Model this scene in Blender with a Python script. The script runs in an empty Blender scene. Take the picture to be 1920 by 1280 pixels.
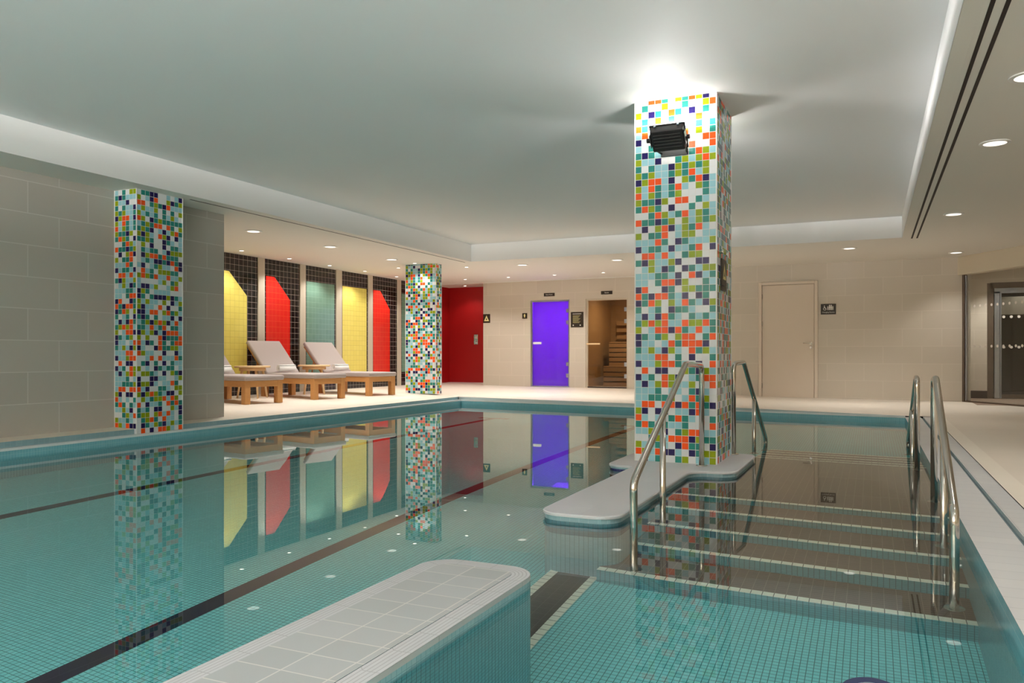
import bpy, bmesh, math, random
from mathutils import Vector, Matrix, Euler
random.seed(7)
PI = math.pi
sc = bpy.context.scene
LINK = sc.collection.objects.link

# ------------------------------------------------------------------ colours and materials
def lin(c):
    o = []
    for v in c:
        v = v / 255.0
        o.append(v / 12.92 if v <= 0.04045 else ((v + 0.055) / 1.055) ** 2.4)
    return tuple(o) + (1.0,)

def new_mat(name):
    m = bpy.data.materials.new(name); m.use_nodes = True
    nt = m.node_tree
    return m, nt, nt.nodes['Principled BSDF']

def plain(name, col, rough=0.5, metal=0.0, spec=0.5, noise=0.0, nscale=20.0, bump=0.0):
    m, nt, b = new_mat(name)
    c = lin(col)
    b.inputs['Base Color'].default_value = c
    b.inputs['Roughness'].default_value = rough
    b.inputs['Metallic'].default_value = metal
    b.inputs['Specular IOR Level'].default_value = spec
    if noise or bump:
        tc = nt.nodes.new('ShaderNodeTexCoord')
        n = nt.nodes.new('ShaderNodeTexNoise'); n.inputs['Scale'].default_value = nscale
        n.inputs['Detail'].default_value = 4
        nt.links.new(tc.outputs['Object'], n.inputs['Vector'])
        if noise:
            mx = nt.nodes.new('ShaderNodeMixRGB'); mx.blend_type = 'MIX'
            mx.inputs[1].default_value = tuple(v * (1 - noise) for v in c[:3]) + (1,)
            mx.inputs[2].default_value = tuple(min(1, v * (1 + noise)) for v in c[:3]) + (1,)
            nt.links.new(n.outputs['Fac'], mx.inputs[0]); nt.links.new(mx.outputs[0], b.inputs['Base Color'])
        if bump:
            bp = nt.nodes.new('ShaderNodeBump'); bp.inputs['Strength'].default_value = bump
            bp.inputs['Distance'].default_value = 0.01
            nt.links.new(n.outputs['Fac'], bp.inputs['Height']); nt.links.new(bp.outputs[0], b.inputs['Normal'])
    return m

def tiled(name, c1, c2, grout, w, h, g, rough=0.3, off=0.0, uo=(0, 0), spec=0.5, bump=0.15):
    """tiles of w x h metres laid by UV (metres)"""
    m, nt, b = new_mat(name)
    uv = nt.nodes.new('ShaderNodeUVMap')
    mp = nt.nodes.new('ShaderNodeMapping'); mp.inputs['Location'].default_value = (uo[0], uo[1], 0)
    br = nt.nodes.new('ShaderNodeTexBrick')
    br.inputs['Color1'].default_value = lin(c1); br.inputs['Color2'].default_value = lin(c2)
    br.inputs['Mortar'].default_value = lin(grout)
    br.inputs['Scale'].default_value = 1.0; br.inputs['Mortar Size'].default_value = g
    br.inputs['Mortar Smooth'].default_value = 0.0; br.inputs['Bias'].default_value = 0.0
    br.inputs['Brick Width'].default_value = w; br.inputs['Row Height'].default_value = h
    br.offset = off; br.offset_frequency = 2; br.squash = 1.0
    nt.links.new(uv.outputs[0], mp.inputs['Vector']); nt.links.new(mp.outputs[0], br.inputs['Vector'])
    nt.links.new(br.outputs['Color'], b.inputs['Base Color'])
    b.inputs['Roughness'].default_value = rough; b.inputs['Specular IOR Level'].default_value = spec
    if bump:
        bp = nt.nodes.new('ShaderNodeBump'); bp.inputs['Strength'].default_value = bump
        bp.inputs['Distance'].default_value = 0.002; bp.invert = True
        nt.links.new(br.outputs['Fac'], bp.inputs['Height']); nt.links.new(bp.outputs[0], b.inputs['Normal'])
    return m

MOSAIC = [((224, 227, 229), .20), ((152, 202, 213), .20), ((42, 132, 122), .185), ((146, 164, 20), .155), ((246, 88, 26), .135), ((32, 24, 84), .125)]
def mosaic(name, size, seed=0.0, rough=0.22):
    m, nt, b = new_mat(name)
    N = nt.nodes.new; L = nt.links.new
    uv = N('ShaderNodeUVMap')
    sc_ = N('ShaderNodeVectorMath'); sc_.operation = 'SCALE'; sc_.inputs['Scale'].default_value = 1.0 / size
    L(uv.outputs[0], sc_.inputs[0])
    fl = N('ShaderNodeVectorMath'); fl.operation = 'FLOOR'; L(sc_.outputs[0], fl.inputs[0])
    ad = N('ShaderNodeVectorMath'); ad.operation = 'ADD'; ad.inputs[1].default_value = (seed, seed * 1.7, 0); L(fl.outputs[0], ad.inputs[0])
    wn = N('ShaderNodeTexWhiteNoise'); wn.noise_dimensions = '2D'; L(ad.outputs[0], wn.inputs['Vector'])
    rp = N('ShaderNodeValToRGB'); rp.color_ramp.interpolation = 'CONSTANT'
    els = rp.color_ramp.elements
    acc = 0.0
    for i, (c, wt) in enumerate(MOSAIC):
        e = els[i] if i < 2 else els.new(acc)
        e.position = acc; e.color = lin(c); acc += wt
    L(wn.outputs['Value'], rp.inputs['Fac'])
    br = N('ShaderNodeTexBrick'); br.offset = 0; br.inputs['Scale'].default_value = 1
    br.inputs['Brick Width'].default_value = size; br.inputs['Row Height'].default_value = size
    br.inputs['Mortar Size'].default_value = size * 0.035; br.inputs['Mortar Smooth'].default_value = 0
    L(uv.outputs[0], br.inputs['Vector'])
    mx = N('ShaderNodeMixRGB'); L(br.outputs['Fac'], mx.inputs[0]); L(rp.outputs[0], mx.inputs[1])
    mx.inputs[2].default_value = lin((222, 222, 218))
    L(mx.outputs[0], b.inputs['Base Color'])
    b.inputs['Roughness'].default_value = rough; b.inputs['Specular IOR Level'].default_value = .25
    bp = N('ShaderNodeBump'); bp.inputs['Strength'].default_value = 0.2; bp.inputs['Distance'].default_value = 0.002; bp.invert = True
    L(br.outputs['Fac'], bp.inputs['Height']); L(bp.outputs[0], b.inputs['Normal'])
    return m

def wood(name, c1, c2, scale=(2, 30, 30), rough=0.5):
    m, nt, b = new_mat(name)
    tc = nt.nodes.new('ShaderNodeTexCoord'); mp = nt.nodes.new('ShaderNodeMapping')
    mp.inputs['Scale'].default_value = scale
    n = nt.nodes.new('ShaderNodeTexNoise'); n.inputs['Scale'].default_value = 2.0; n.inputs['Detail'].default_value = 6
    mx = nt.nodes.new('ShaderNodeMixRGB'); mx.inputs[1].default_value = lin(c1); mx.inputs[2].default_value = lin(c2)
    nt.links.new(tc.outputs['Object'], mp.inputs['Vector']); nt.links.new(mp.outputs[0], n.inputs['Vector'])
    nt.links.new(n.outputs['Fac'], mx.inputs[0]); nt.links.new(mx.outputs[0], b.inputs['Base Color'])
    b.inputs['Roughness'].default_value = rough
    return m

def emitter(name, col, strength):
    m, nt, b = new_mat(name)
    b.inputs['Base Color'].default_value = (0.9, 0.9, 0.88, 1)
    b.inputs['Emission Color'].default_value = lin(col)
    b.inputs['Emission Strength'].default_value = strength
    return m

def glassy(name, tint=(1, 1, 1, 1), gloss_rough=0.0, fac=None):
    """thin pane: see-through plus a Fresnel reflection"""
    m = bpy.data.materials.new(name); m.use_nodes = True
    nt = m.node_tree; nt.nodes.clear()
    out = nt.nodes.new('ShaderNodeOutputMaterial'); mx = nt.nodes.new('ShaderNodeMixShader')
    tr = nt.nodes.new('ShaderNodeBsdfTransparent'); tr.inputs[0].default_value = tint
    gl = nt.nodes.new('ShaderNodeBsdfGlossy'); gl.inputs['Roughness'].default_value = gloss_rough
    lw = nt.nodes.new('ShaderNodeLayerWeight')
    pw = nt.nodes.new('ShaderNodeMath'); pw.operation = 'POWER'; pw.inputs[1].default_value = 5.0
    ma = nt.nodes.new('ShaderNodeMath'); ma.operation = 'MULTIPLY_ADD'; ma.inputs[1].default_value = .9; ma.inputs[2].default_value = .035
    nt.links.new(lw.outputs['Facing'], pw.inputs[0]); nt.links.new(pw.outputs[0], ma.inputs[0]); nt.links.new(ma.outputs[0], mx.inputs[0])
    nt.links.new(tr.outputs[0], mx.inputs[1]); nt.links.new(gl.outputs[0], mx.inputs[2])
    nt.links.new(mx.outputs[0], out.inputs[0])
    return m

M = {}
M['paint'] = plain('white_paint', (238, 238, 237), 0.75)
M['soffit'] = plain('soffit_paint', (233, 230, 223), 0.75)
M['beige_paint'] = plain('beige_paint', (214, 204, 184), 0.7)
M['deck'] = plain('deck_stone', (229, 219, 205), 0.5, noise=0.03, nscale=3)
M['deck_border'] = plain('deck_border_stone', (237, 228, 214), 0.45, noise=0.02, nscale=5)
M['wall_grey'] = tiled('grey_wall_tiles', (190, 185, 177), (184, 179, 171), (206, 202, 196), 0.60, 0.286, 0.004, 0.35, 0.5, (0.16, -0.05))
M['wall_beige'] = tiled('beige_wall_tiles', (212, 203, 189), (207, 198, 184), (221, 212, 199), 0.60, 0.30, 0.004, 0.35, 0.5, (0.12, -0.03))
M['mosaic'] = mosaic('bright_mosaic', 0.0515, 3.0)
M['trim_white'] = plain('white_trim', (235, 235, 232), 0.3)
M['pool_tile'] = tiled('turquoise_pool_mosaic', (144, 234, 238), (134, 226, 231), (62, 128, 138), 0.025, 0.025, 0.0014, 0.25, 0.0)
M['pool_wall_tile'] = tiled('pale_teal_pool_wall_mosaic', (158, 202, 210), (148, 194, 203), (84, 136, 148), 0.025, 0.025, 0.0014, 0.25, 0.0)
M['band_tile'] = tiled('blue_waterline_tile', (128, 190, 204), (120, 184, 199), (160, 206, 214), 0.025, 0.05, 0.0012, 0.2, 0.0)
M['pale_band'] = tiled('pale_blue_edge_tile', (166, 200, 208), (158, 193, 202), (128, 166, 178), 0.025, 0.025, 0.001, 0.2, 0.0)
M['kerb_tile'] = tiled('blue_grey_kerb_tile', (142, 176, 184), (134, 168, 178), (160, 188, 194), 0.05, 0.05, 0.001, 0.3, 0.0)
M['gutter'] = plain('grey_gutter_grating', (190, 203, 206), 0.5)
M['slot_gutter'] = plain('dark_gutter_slot', (104, 124, 130), 0.5)
M['ledge_band'] = tiled('teal_ledge_band_tile', (66, 128, 146), (58, 120, 138), (32, 72, 86), 0.025, 0.05, 0.0012, 0.2, 0.0)
M['parapet_side'] = tiled('teal_parapet_side_tile', (120, 194, 206), (110, 186, 199), (50, 104, 116), 0.025, 0.025, 0.0014, 0.25, 0.0)
M['nosing_white'] = plain('white_edge_tile', (232, 236, 238), 0.3)
M['coping'] = tiled('pale_grey_coping_tile', (206, 207, 208), (200, 201, 203), (180, 182, 184), 0.60, 0.12, 0.002, 0.4, 0.0)
M['slab'] = tiled('pale_grey_slab_tile', (206, 208, 212), (202, 204, 209), (198, 200, 205), 0.24, 0.24, 0.0015, 0.4, 0.0)
M['parapet_top'] = tiled('grey_white_paver_tile', (172, 177, 180), (163, 169, 171), (200, 200, 196), 0.15, 0.12, 0.0024, 0.45, 0.0, (0.015, 0.0))
M['ridge'] = tiled('ridged_edge_tile', (190, 193, 197), (185, 188, 192), (160, 163, 167), 0.15, 0.014, 0.0016, 0.45, 0.0, bump=0.5)
M['tread'] = tiled('brown_tread_tile', (112, 95, 84), (104, 88, 78), (150, 134, 120), 0.05, 0.025, 0.0012, 0.35, 0.0)
M['riser'] = tiled('teal_riser_tile', (104, 176, 186), (96, 168, 178), (46, 96, 106), 0.025, 0.025, 0.0014, 0.3, 0.0)
M['step_nosing'] = tiled('pale_green_nosing_tile', (250, 253, 240), (246, 250, 234), (92, 100, 88), 0.05, 0.08, 0.0018, 0.35, 0.0)
M['black_floor'] = tiled('black_floor_tile', (44, 42, 40), (38, 36, 35), (84, 82, 78), 0.06, 0.06, 0.0012, 0.3, 0.0)
M['lane'] = plain('navy_lane_tile', (34, 26, 58), 0.3)
M['navy'] = tiled('navy_mosaic', (28, 24, 96), (24, 20, 86), (70, 76, 140), 0.025, 0.025, 0.001, 0.2, 0.0)
M['steel'] = plain('polished_steel', (205, 200, 192), 0.13, 1.0)
M['chrome'] = plain('chrome', (220, 220, 220), 0.08, 1.0)
M['alu'] = plain('brushed_aluminium', (176, 180, 190), 0.3, 1.0)
M['bronze'] = plain('bronze_frame', (110, 96, 84), 0.35, 0.6)
M['black_metal'] = plain('black_lamp_metal', (22, 21, 21), 0.5)
M['dark_slot'] = plain('dark_slot', (40, 28, 24), 0.7)
M['sign'] = plain('dark_brown_sign', (44, 34, 22), 0.4)
M['sign_white'] = plain('sign_white', (240, 238, 232), 0.5)
M['sign_gold'] = plain('sign_pale_gold', (236, 226, 160), 0.5)
M['teak'] = wood('teak', (206, 152, 92), (184, 128, 72), (4, 4, 26))
M['teak_pale'] = wood('pale_teak', (236, 206, 160), (222, 188, 140), (22, 22, 6))
M['cushion'] = plain('grey_beige_fabric', (172, 161, 157), 0.95, noise=0.04, nscale=180, bump=0.05)
M['towel'] = plain('white_towel', (246, 246, 244), 0.95, bump=0.25, nscale=160)
M['black_tile'] = tiled('black_gloss_tile', (26, 18, 18), (22, 15, 15), (170, 160, 152), 0.098, 0.098, 0.0023, 0.12, 0.0)
M['yellow_tile'] = tiled('yellow_gloss_tile', (240, 226, 118), (236, 221, 110), (200, 184, 92), 0.098, 0.098, 0.0018, 0.15, 0.0)
M['red_tile'] = tiled('red_gloss_tile', (232, 44, 34), (226, 38, 30), (238, 92, 50), 0.098, 0.098, 0.0018, 0.15, 0.0)
M['green_tile'] = tiled('sage_green_gloss_tile', (122, 160, 142), (116, 154, 136), (156, 186, 168), 0.098, 0.098, 0.0018, 0.15, 0.0)
M['pilaster'] = plain('cream_pilaster', (206, 196, 178), 0.5, noise=0.03, nscale=60)
M['red_wall'] = plain('red_wall_paint', (182, 22, 26), 0.4)
M['door_paint'] = plain('cream_door_paint', (228, 215, 200), 0.5)
M['sauna_wood'] = wood('sauna_cedar', (192, 166, 130), (164, 136, 100), (1, 1, 18))
M['glass'] = glassy('clear_glass', (0.95, 0.96, 0.95, 1))
M['bronze_glass'] = glassy('bronze_tinted_glass', (0.62, 0.54, 0.44, 1))
M['lens'] = emitter('lamp_lens', (255, 246, 232), .38)
M['spot_lens'] = emitter('spot_lens', (255, 244, 226), 1.6)
M['flood_lens'] = emitter('flood_lens', (255, 252, 244), 3.0)
M['skirting'] = plain('dark_skirting', (58, 46, 40), 0.5)
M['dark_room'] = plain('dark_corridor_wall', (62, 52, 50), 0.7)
M['dot'] = plain('frosted_dot', (214, 206, 196), 0.6)
M['vest_floor'] = plain('taupe_carpet', (150, 130, 112), 0.9)
M['steam_wall'] = plain('steam_wall_tile', (230, 230, 232), 0.4)

# translucent steam door
def steam_glass():
    m = bpy.data.materials.new('frosted_steam_glass'); m.use_nodes = True
    nt = m.node_tree; nt.nodes.clear()
    N = nt.nodes.new; L = nt.links.new
    out = N('ShaderNodeOutputMaterial'); mx = N('ShaderNodeMixShader'); mx2 = N('ShaderNodeMixShader')
    tl = N('ShaderNodeBsdfTranslucent'); tl.inputs[0].default_value = (0.55, 0.55, 0.6, 1)
    tr = N('ShaderNodeBsdfTransparent'); tr.inputs[0].default_value = (0.9, 0.9, 0.95, 1)
    gl = N('ShaderNodeBsdfGlossy'); gl.inputs['Roughness'].default_value = 0.05
    mx.inputs[0].default_value = 0.35; L(tl.outputs[0], mx.inputs[1]); L(tr.outputs[0], mx.inputs[2])
    mx2.inputs[0].default_value = 0.03; L(mx.outputs[0], mx2.inputs[1]); L(gl.outputs[0], mx2.inputs[2])
    L(mx2.outputs[0], out.inputs[0])
    return m
M['steam_glass'] = steam_glass()

def water_mat():
    m = bpy.data.materials.new('pool_water'); m.use_nodes = True
    nt = m.node_tree; nt.nodes.clear()
    N = nt.nodes.new; L = nt.links.new
    out = N('ShaderNodeOutputMaterial'); g = N('ShaderNodeBsdfGlass')
    g.inputs['IOR'].default_value = 1.333; g.inputs['Roughness'].default_value = 0.0
    g.inputs['Color'].default_value = (0.95, 1.0, 0.995, 1)
    tc = N('ShaderNodeTexCoord'); n = N('ShaderNodeTexNoise'); n.inputs['Scale'].default_value = 1.3; n.inputs['Detail'].default_value = 1.0
    b = N('ShaderNodeBump'); b.inputs['Strength'].default_value = 0.02; b.inputs['Distance'].default_value = 0.02
    L(tc.outputs['Object'], n.inputs['Vector']); L(n.outputs['Fac'], b.inputs['Height']); L(b.outputs[0], g.inputs['Normal'])
    L(g.outputs[0], out.inputs[0])
    return m
M['water'] = water_mat()

# ------------------------------------------------------------------ mesh helpers
class MB:
    """collects polygons with UVs in metres and a material slot each"""
    def __init__(self): self.v = []; self.f = []; self.uv = []; self.mi = []; self.sm = []
    def poly(self, pts, mi=0, uv=None, smooth=False):
        pts = [Vector(p) for p in pts]
        i0 = len(self.v); self.v += pts; self.f.append(list(range(i0, i0 + len(pts))))
        if uv is None:
            n = Vector((0, 0, 0))
            for a, b in zip(pts, pts[1:] + pts[:1]): n += a.cross(b)
            ax = max(range(3), key=lambda k: abs(n[k]))
            if ax == 0: uv = [(p.y, p.z) for p in pts]
            elif ax == 1: uv = [(p.x, p.z) for p in pts]
            else: uv = [(p.x, p.y) for p in pts]
        self.uv.append(uv); self.mi.append(mi); self.sm.append(smooth)
    def box(self, x0, x1, y0, y1, z0, z1, mi=0, skip=''):
        p = [(x0, y0, z0), (x1, y0, z0), (x1, y1, z0), (x0, y1, z0), (x0, y0, z1), (x1, y0, z1), (x1, y1, z1), (x0, y1, z1)]
        F = {'b': (3, 2, 1, 0), 't': (4, 5, 6, 7), 's': (0, 1, 5, 4), 'n': (2, 3, 7, 6), 'w': (3, 0, 4, 7), 'e': (1, 2, 6, 5)}
        for k, q in F.items():
            if k not in skip: self.poly([p[i] for i in q], mi)
    def sides(self, ring, z0, z1, mi=0, closed=True, u0=0.0, smooth=False):
        """vertical faces along a counter-clockwise outline, UV by arc length"""
        n = len(ring); u = u0
        for i in range(n if closed else n - 1):
            a, b = ring[i], ring[(i + 1) % n]
            d = math.dist(a, b)
            self.poly([(a[0], a[1], z0), (b[0], b[1], z0), (b[0], b[1], z1), (a[0], a[1], z1)], mi,
                      [(u, z0), (u + d, z0), (u + d, z1), (u, z1)], smooth)
            u += d
        return u
    def cap(self, ring, z, mi=0, up=True):
        r = [(p[0], p[1], z) for p in ring]
        self.poly(r if up else r[::-1], mi)
    def build(self, name, mats, parent=None, merge=True, loc=None):
        if not isinstance(mats, (list, tuple)): mats = [mats]
        me = bpy.data.meshes.new(name)
        me.from_pydata([tuple(v) for v in self.v], [], self.f)
        ul = me.uv_layers.new(name='UVMap')
        k = 0
        for poly, uvs in zip(me.polygons, self.uv):
            for j, li in enumerate(poly.loop_indices): ul.data[li].uv = uvs[j]
        for m in mats: me.materials.append(m)
        for poly, mi, s in zip(me.polygons, self.mi, self.sm):
            poly.material_index = mi; poly.use_smooth = s
        if merge:
            bm = bmesh.new(); bm.from_mesh(me); bmesh.ops.remove_doubles(bm, verts=bm.verts, dist=1e-5); bm.to_mesh(me); bm.free()
        return put(name, me, parent, loc)

def put(name, me, parent=None, loc=None):
    o = bpy.data.objects.new(name, me); LINK(o)
    if parent: o.parent = parent
    if loc: o.location = loc
    return o

def bm_obj(name, bm, mat, parent=None, smooth=False, loc=None):
    me = bpy.data.meshes.new(name)
    bm.normal_update()
    bm.to_mesh(me); bm.free()
    me.materials.append(mat)
    for p in me.polygons: p.use_smooth = smooth
    return put(name, me, parent, loc)

def bevel_box(name, size, center, mat, parent=None, bev=0.004, seg=2, rot=None, taper=None, smooth=False):
    bm = bmesh.new(); bmesh.ops.create_cube(bm, size=1.0)
    for v in bm.verts:
        t = 1.0
        if taper and v.co.z < 0: t = taper
        v.co = Vector((v.co.x * size[0] * t, v.co.y * size[1] * t, v.co.z * size[2]))
    if bev: bmesh.ops.bevel(bm, geom=list(bm.edges), offset=bev, segments=seg, profile=0.6, affect='EDGES')
    if rot is not None: bmesh.ops.rotate(bm, verts=bm.verts, cent=(0, 0, 0), matrix=rot)
    bmesh.ops.translate(bm, verts=bm.verts, vec=center)
    return bm_obj(name, bm, mat, parent, smooth)

def disc_solid(name, r, h, center, mat, parent=None, seg=32, r2=None, axis=None, bev=0.0):
    bm = bmesh.new()
    bmesh.ops.create_cone(bm, cap_ends=True, segments=seg, radius1=r, radius2=r if r2 is None else r2, depth=h)
    if bev:
        es = [e for e in bm.edges if abs(e.verts[0].co.z - e.verts[1].co.z) < 1e-6]
        bmesh.ops.bevel(bm, geom=es, offset=bev, segments=2, profile=0.5, affect='EDGES')
    if axis is not None:
        bmesh.ops.rotate(bm, verts=bm.verts, cent=(0, 0, 0), matrix=Vector((0, 0, 1)).rotation_difference(Vector(axis)).to_matrix())
    bmesh.ops.translate(bm, verts=bm.verts, vec=center)
    o = bm_obj(name, bm, mat, parent)
    for p in o.data.polygons: p.use_smooth = len(p.vertices) == 4
    return o

def ring_solid(name, ro, ri, h, center, mat, parent=None, seg=40):
    bm = bmesh.new()
    P = [(ro, -h / 2), (ro, h / 2 - h * .3), (ro - h * .3, h / 2), (ri, h / 2), (ri, -h / 2)]
    rows = []
    for i in range(seg):
        a = 2 * PI * i / seg
        rows.append([bm.verts.new((r * math.cos(a) + center[0], r * math.sin(a) + center[1], z + center[2])) for r, z in P])
    for i in range(seg):
        A, B = rows[i], rows[(i + 1) % seg]
        for k in range(len(P)):
            k2 = (k + 1) % len(P)
            bm.faces.new((A[k], B[k], B[k2], A[k2]))
    bmesh.ops.recalc_face_normals(bm, faces=bm.faces)
    return bm_obj(name, bm, mat, parent)

def fillet(pts, r, n=8):
    pts = [Vector(p) for p in pts]
    out = [pts[0]]
    for a, b, c in zip(pts, pts[1:], pts[2:]):
        u, w = (a - b).normalized(), (c - b).normalized()
        ang = u.angle(w)
        d = min(r / math.tan(ang / 2), (a - b).length * .48, (c - b).length * .48)
        p0, p1 = b + u * d, b + w * d
        for i in range(n + 1):
            t = i / n
            out.append(p0.lerp(b, t).lerp(b.lerp(p1, t), t))
    out.append(pts[-1])
    return out

def tube(name, pts, r, mat, parent=None, seg=18, fil=0.0):
    P = fillet(pts, fil) if fil else [Vector(p) for p in pts]
    bm = bmesh.new(); rings = []
    nrm = None
    for i, p in enumerate(P):
        t = (P[min(i + 1, len(P) - 1)] - P[max(i - 1, 0)]).normalized()
        if nrm is None:
            nrm = t.orthogonal().normalized()
        else:
            nrm = (nrm - t * nrm.dot(t)).normalized()
        bi = t.cross(nrm)
        rings.append([bm.verts.new(p + nrm * r * math.cos(2 * PI * k / seg) + bi * r * math.sin(2 * PI * k / seg)) for k in range(seg)])
    for A, B in zip(rings, rings[1:]):
        for k in range(seg): bm.faces.new((A[k], A[(k + 1) % seg], B[(k + 1) % seg], B[k]))
    bm.faces.new(rings[0][::-1]); bm.faces.new(rings[-1])
    o = bm_obj(name, bm, mat, parent)
    for p in o.data.polygons: p.use_smooth = len(p.vertices) == 4
    return o

def tag(o, label=None, cat=None, group=None, kind=None):
    if label: o['label'] = label
    if cat: o['category'] = cat
    if group: o['group'] = group
    if kind: o['kind'] = kind
    return o

def thing(name, label, cat, loc=(0, 0, 0), group=None, rz=0.0):
    o = bpy.data.objects.new(name, None); LINK(o)
    o.empty_display_size = 0.1
    o.location = loc; o.rotation_euler = (0, 0, rz)
    return tag(o, label, cat, group)

def copy_tree(src, loc, label, rz=None, parent=None):
    c = src.copy(); LINK(c)
    if parent is None:
        c.location = loc
        if rz is not None: c.rotation_euler = (0, 0, rz)
        c['label'] = label
    else:
        c.parent = parent
    for ch in list(src.children): copy_tree(ch, None, None, None, c)
    return c

def interp(x, xs, ys):
    if x <= xs[0]: return ys[0]
    for a, b, p, q in zip(xs, xs[1:], ys, ys[1:]):
        if x <= b: return p + (q - p) * (x - a) / (b - a)
    return ys[-1]

# ------------------------------------------------------------------ main dimensions (metres)
ZC = 2.42           # lowered ceiling
ZT = 2.72           # raised tray over the pool
W = -0.080          # water level
XL, XR = -6.497, 0.388   # pool sides
NEAR = -1.2
def E(x): return 12.10 - 0.1424 * (x + 6.497)   # far edge of the pool
def deck_z(x, y):
    t = max(0, min(1, (y - E(x)) / 3.5), min(1, (-6.6 - x) / 1.2))
    be = interp(x, [-6.6, -1.9, 0.4], [.045, .03, 0.0])
    bw = interp(x, [-9.4, -6.9, -4.6, -1.9, 1.4], [.12, .085, .08, .02, 0.0])
    return be + (bw - be) * t

# ------------------------------------------------------------------ setting: deck
fl = MB()
def grid(x0, x1, y0f, y1f, nx, ny, mi=0):
    P = []
    for i in range(nx + 1):
        x = x0 + (x1 - x0) * i / nx
        a, b = y0f(x), y1f(x)
        P.append([(x, a + (b - a) * j / ny, 0) for j in range(ny + 1)])
    P = [[(p[0], p[1], deck_z(p[0], p[1])) for p in c] for c in P]
    for i in range(nx):
        for j in range(ny):
            fl.poly([P[i][j], P[i + 1][j], P[i + 1][j + 1], P[i][j + 1]], mi)
K = -6.62
grid(-9.5, K, lambda x: 6.9, lambda x: 17.2, 16, 40)
grid(-7.0, K, lambda x: -4.0, lambda x: 6.9, 4, 20)
grid(K, 0.385, lambda x: E(x) + .13, lambda x: 17.2, 24, 20)
grid(0.385, 0.70, lambda x: E(.385) + .13, lambda x: 17.2, 2, 20)
grid(0.70, 0.82, lambda x: -4.0, lambda x: 11.25, 1, 40, 1)
grid(0.70, 0.82, lambda x: 11.25, lambda x: 17.2, 1, 20, 0)
grid(0.82, 3.6, lambda x: -4.0, lambda x: 17.2, 8, 40)
floor = fl.build('floor', [M['deck'], M['deck_border']])
tag(floor, 'cream stone pool deck floor around the water', 'floor', kind='structure')

# ------------------------------------------------------------------ ceiling
c = MB()
c.box(-9.6, -6.40, -4, 17.3, ZC, ZT + .1)
c.box(0.39, 3.7, -4, 17.3, ZC, ZT + .1)
c.box(-6.40, 0.39, 12.30, 17.3, ZC, ZT + .1)
c.box(-6.40, 0.39, -4, -3.2, ZC, ZT + .1)
ceil = c.build('ceiling', M['soffit'], merge=False)
tag(ceil, 'lowered cream ceiling border with recessed lights around the tray', 'ceiling', kind='structure')
c = MB(); c.box(-6.6, 0.6, -3.4, 12.5, ZT, ZT + .1)
c.poly([(-6.398, -3.2, ZC), (-6.398, 12.3, ZC), (-6.398, 12.3, ZT), (-6.398, -3.2, ZT)])
c.poly([(-6.4, 12.298, ZC), (0.39, 12.298, ZC), (0.39, 12.298, ZT), (-6.4, 12.298, ZT)])
c.poly([(0.388, 12.3, ZC), (0.388, -3.2, ZC), (0.388, -3.2, ZT), (0.388, 12.3, ZT)])
tray = c.build('ceiling_tray', M['paint'])
tag(tray, 'raised white ceiling panel above the pool', 'ceiling', kind='structure')
# shadow gap trim where the ceiling meets the far walls
t = MB(); t.box(-9.4, -3.3, 15.96, 15.985, ZC - .012, ZC)
tag(t.build('trim_ceiling', M['trim_white']), 'slim white ceiling trim above the sauna wall', 'trim', kind='structure')

# ------------------------------------------------------------------ walls
def wallobj(name, label, mat, boxes):
    b = MB()
    for q in boxes: b.box(*q)
    return tag(b.build(name, mat, merge=False), label, 'wall', kind='structure')

wallobj('wall_left', 'grey large format tiled wall beside the pool on the left', M['wall_grey'],
        [(-7.15, -6.90, -4, 7.0, -.05, ZC)])
wallobj('wall_alcove', 'cream side wall of the lounger alcove behind the tile panels', M['pilaster'],
        [(-9.65, -9.402, 6.6, 17.3, -.05, ZC)])
wallobj('wall_alcove_end', 'cream end wall of the lounger alcove hidden behind the grey wall', M['pilaster'], [(-9.40, -7.15, 6.6, 6.85, -.05, ZC)])
wallobj('wall_shower', 'deep red shower wall behind the corner column', M['red_wall'], [(-9.4, -7.6, 16.90, 17.1, 0.10, ZC), (-9.401, -9.392, 15.80, 16.90, .10, ZC)])
# sauna wall with two openings
STX0, STX1 = -6.86, -5.945     # steam opening
SAX0, SAX1 = -5.575, -4.640    # sauna opening
ZO = 1.985
wallobj('wall_sauna', 'beige tiled far wall holding the steam room and sauna doors', M['wall_beige'],
        [(-8.03, STX0, 16.03, 16.15, -.02, ZC), (STX0, STX1, 16.03, 16.15, ZO, ZC), (STX1, SAX0, 16.03, 16.15, -.02, ZC),
         (SAX0, SAX1, 16.03, 16.15, ZO, ZC), (SAX1, -3.3, 16.03, 16.15, -.02, ZC), (-8.03, -7.9, 16.15, 17.0, -.02, ZC),
         (-3.42, -3.3, 15.2, 16.03, -.02, ZC)])
DX0, DX1 = -1.89, -0.875
wallobj('wall_back', 'beige tiled far wall with the cream changing room door', M['wall_beige'],
        [(-3.42, DX0, 15.10, 15.22, -.02, ZC), (DX0, DX1, 15.10, 15.22, 2.115, ZC), (DX1, 1.40, 15.10, 15.22, -.02, ZC), (DX0, DX1, 15.22, 15.24, -.02, 2.3)])
wallobj('wall_right', 'cream painted wall on the right', M['beige_paint'], [(3.5, 3.7, -4, 17.3, -.05, ZC)])
wallobj('wall_near', 'cream wall behind the viewpoint', M['beige_paint'], [(-7.2, 3.7, -4.2, -4.0, -.05, ZT + .1)])

# ------------------------------------------------------------------ pool basin
ZF, ZS = -1.20, -1.00     # main pool floor, raised right-hand floor
b = MB()
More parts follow.
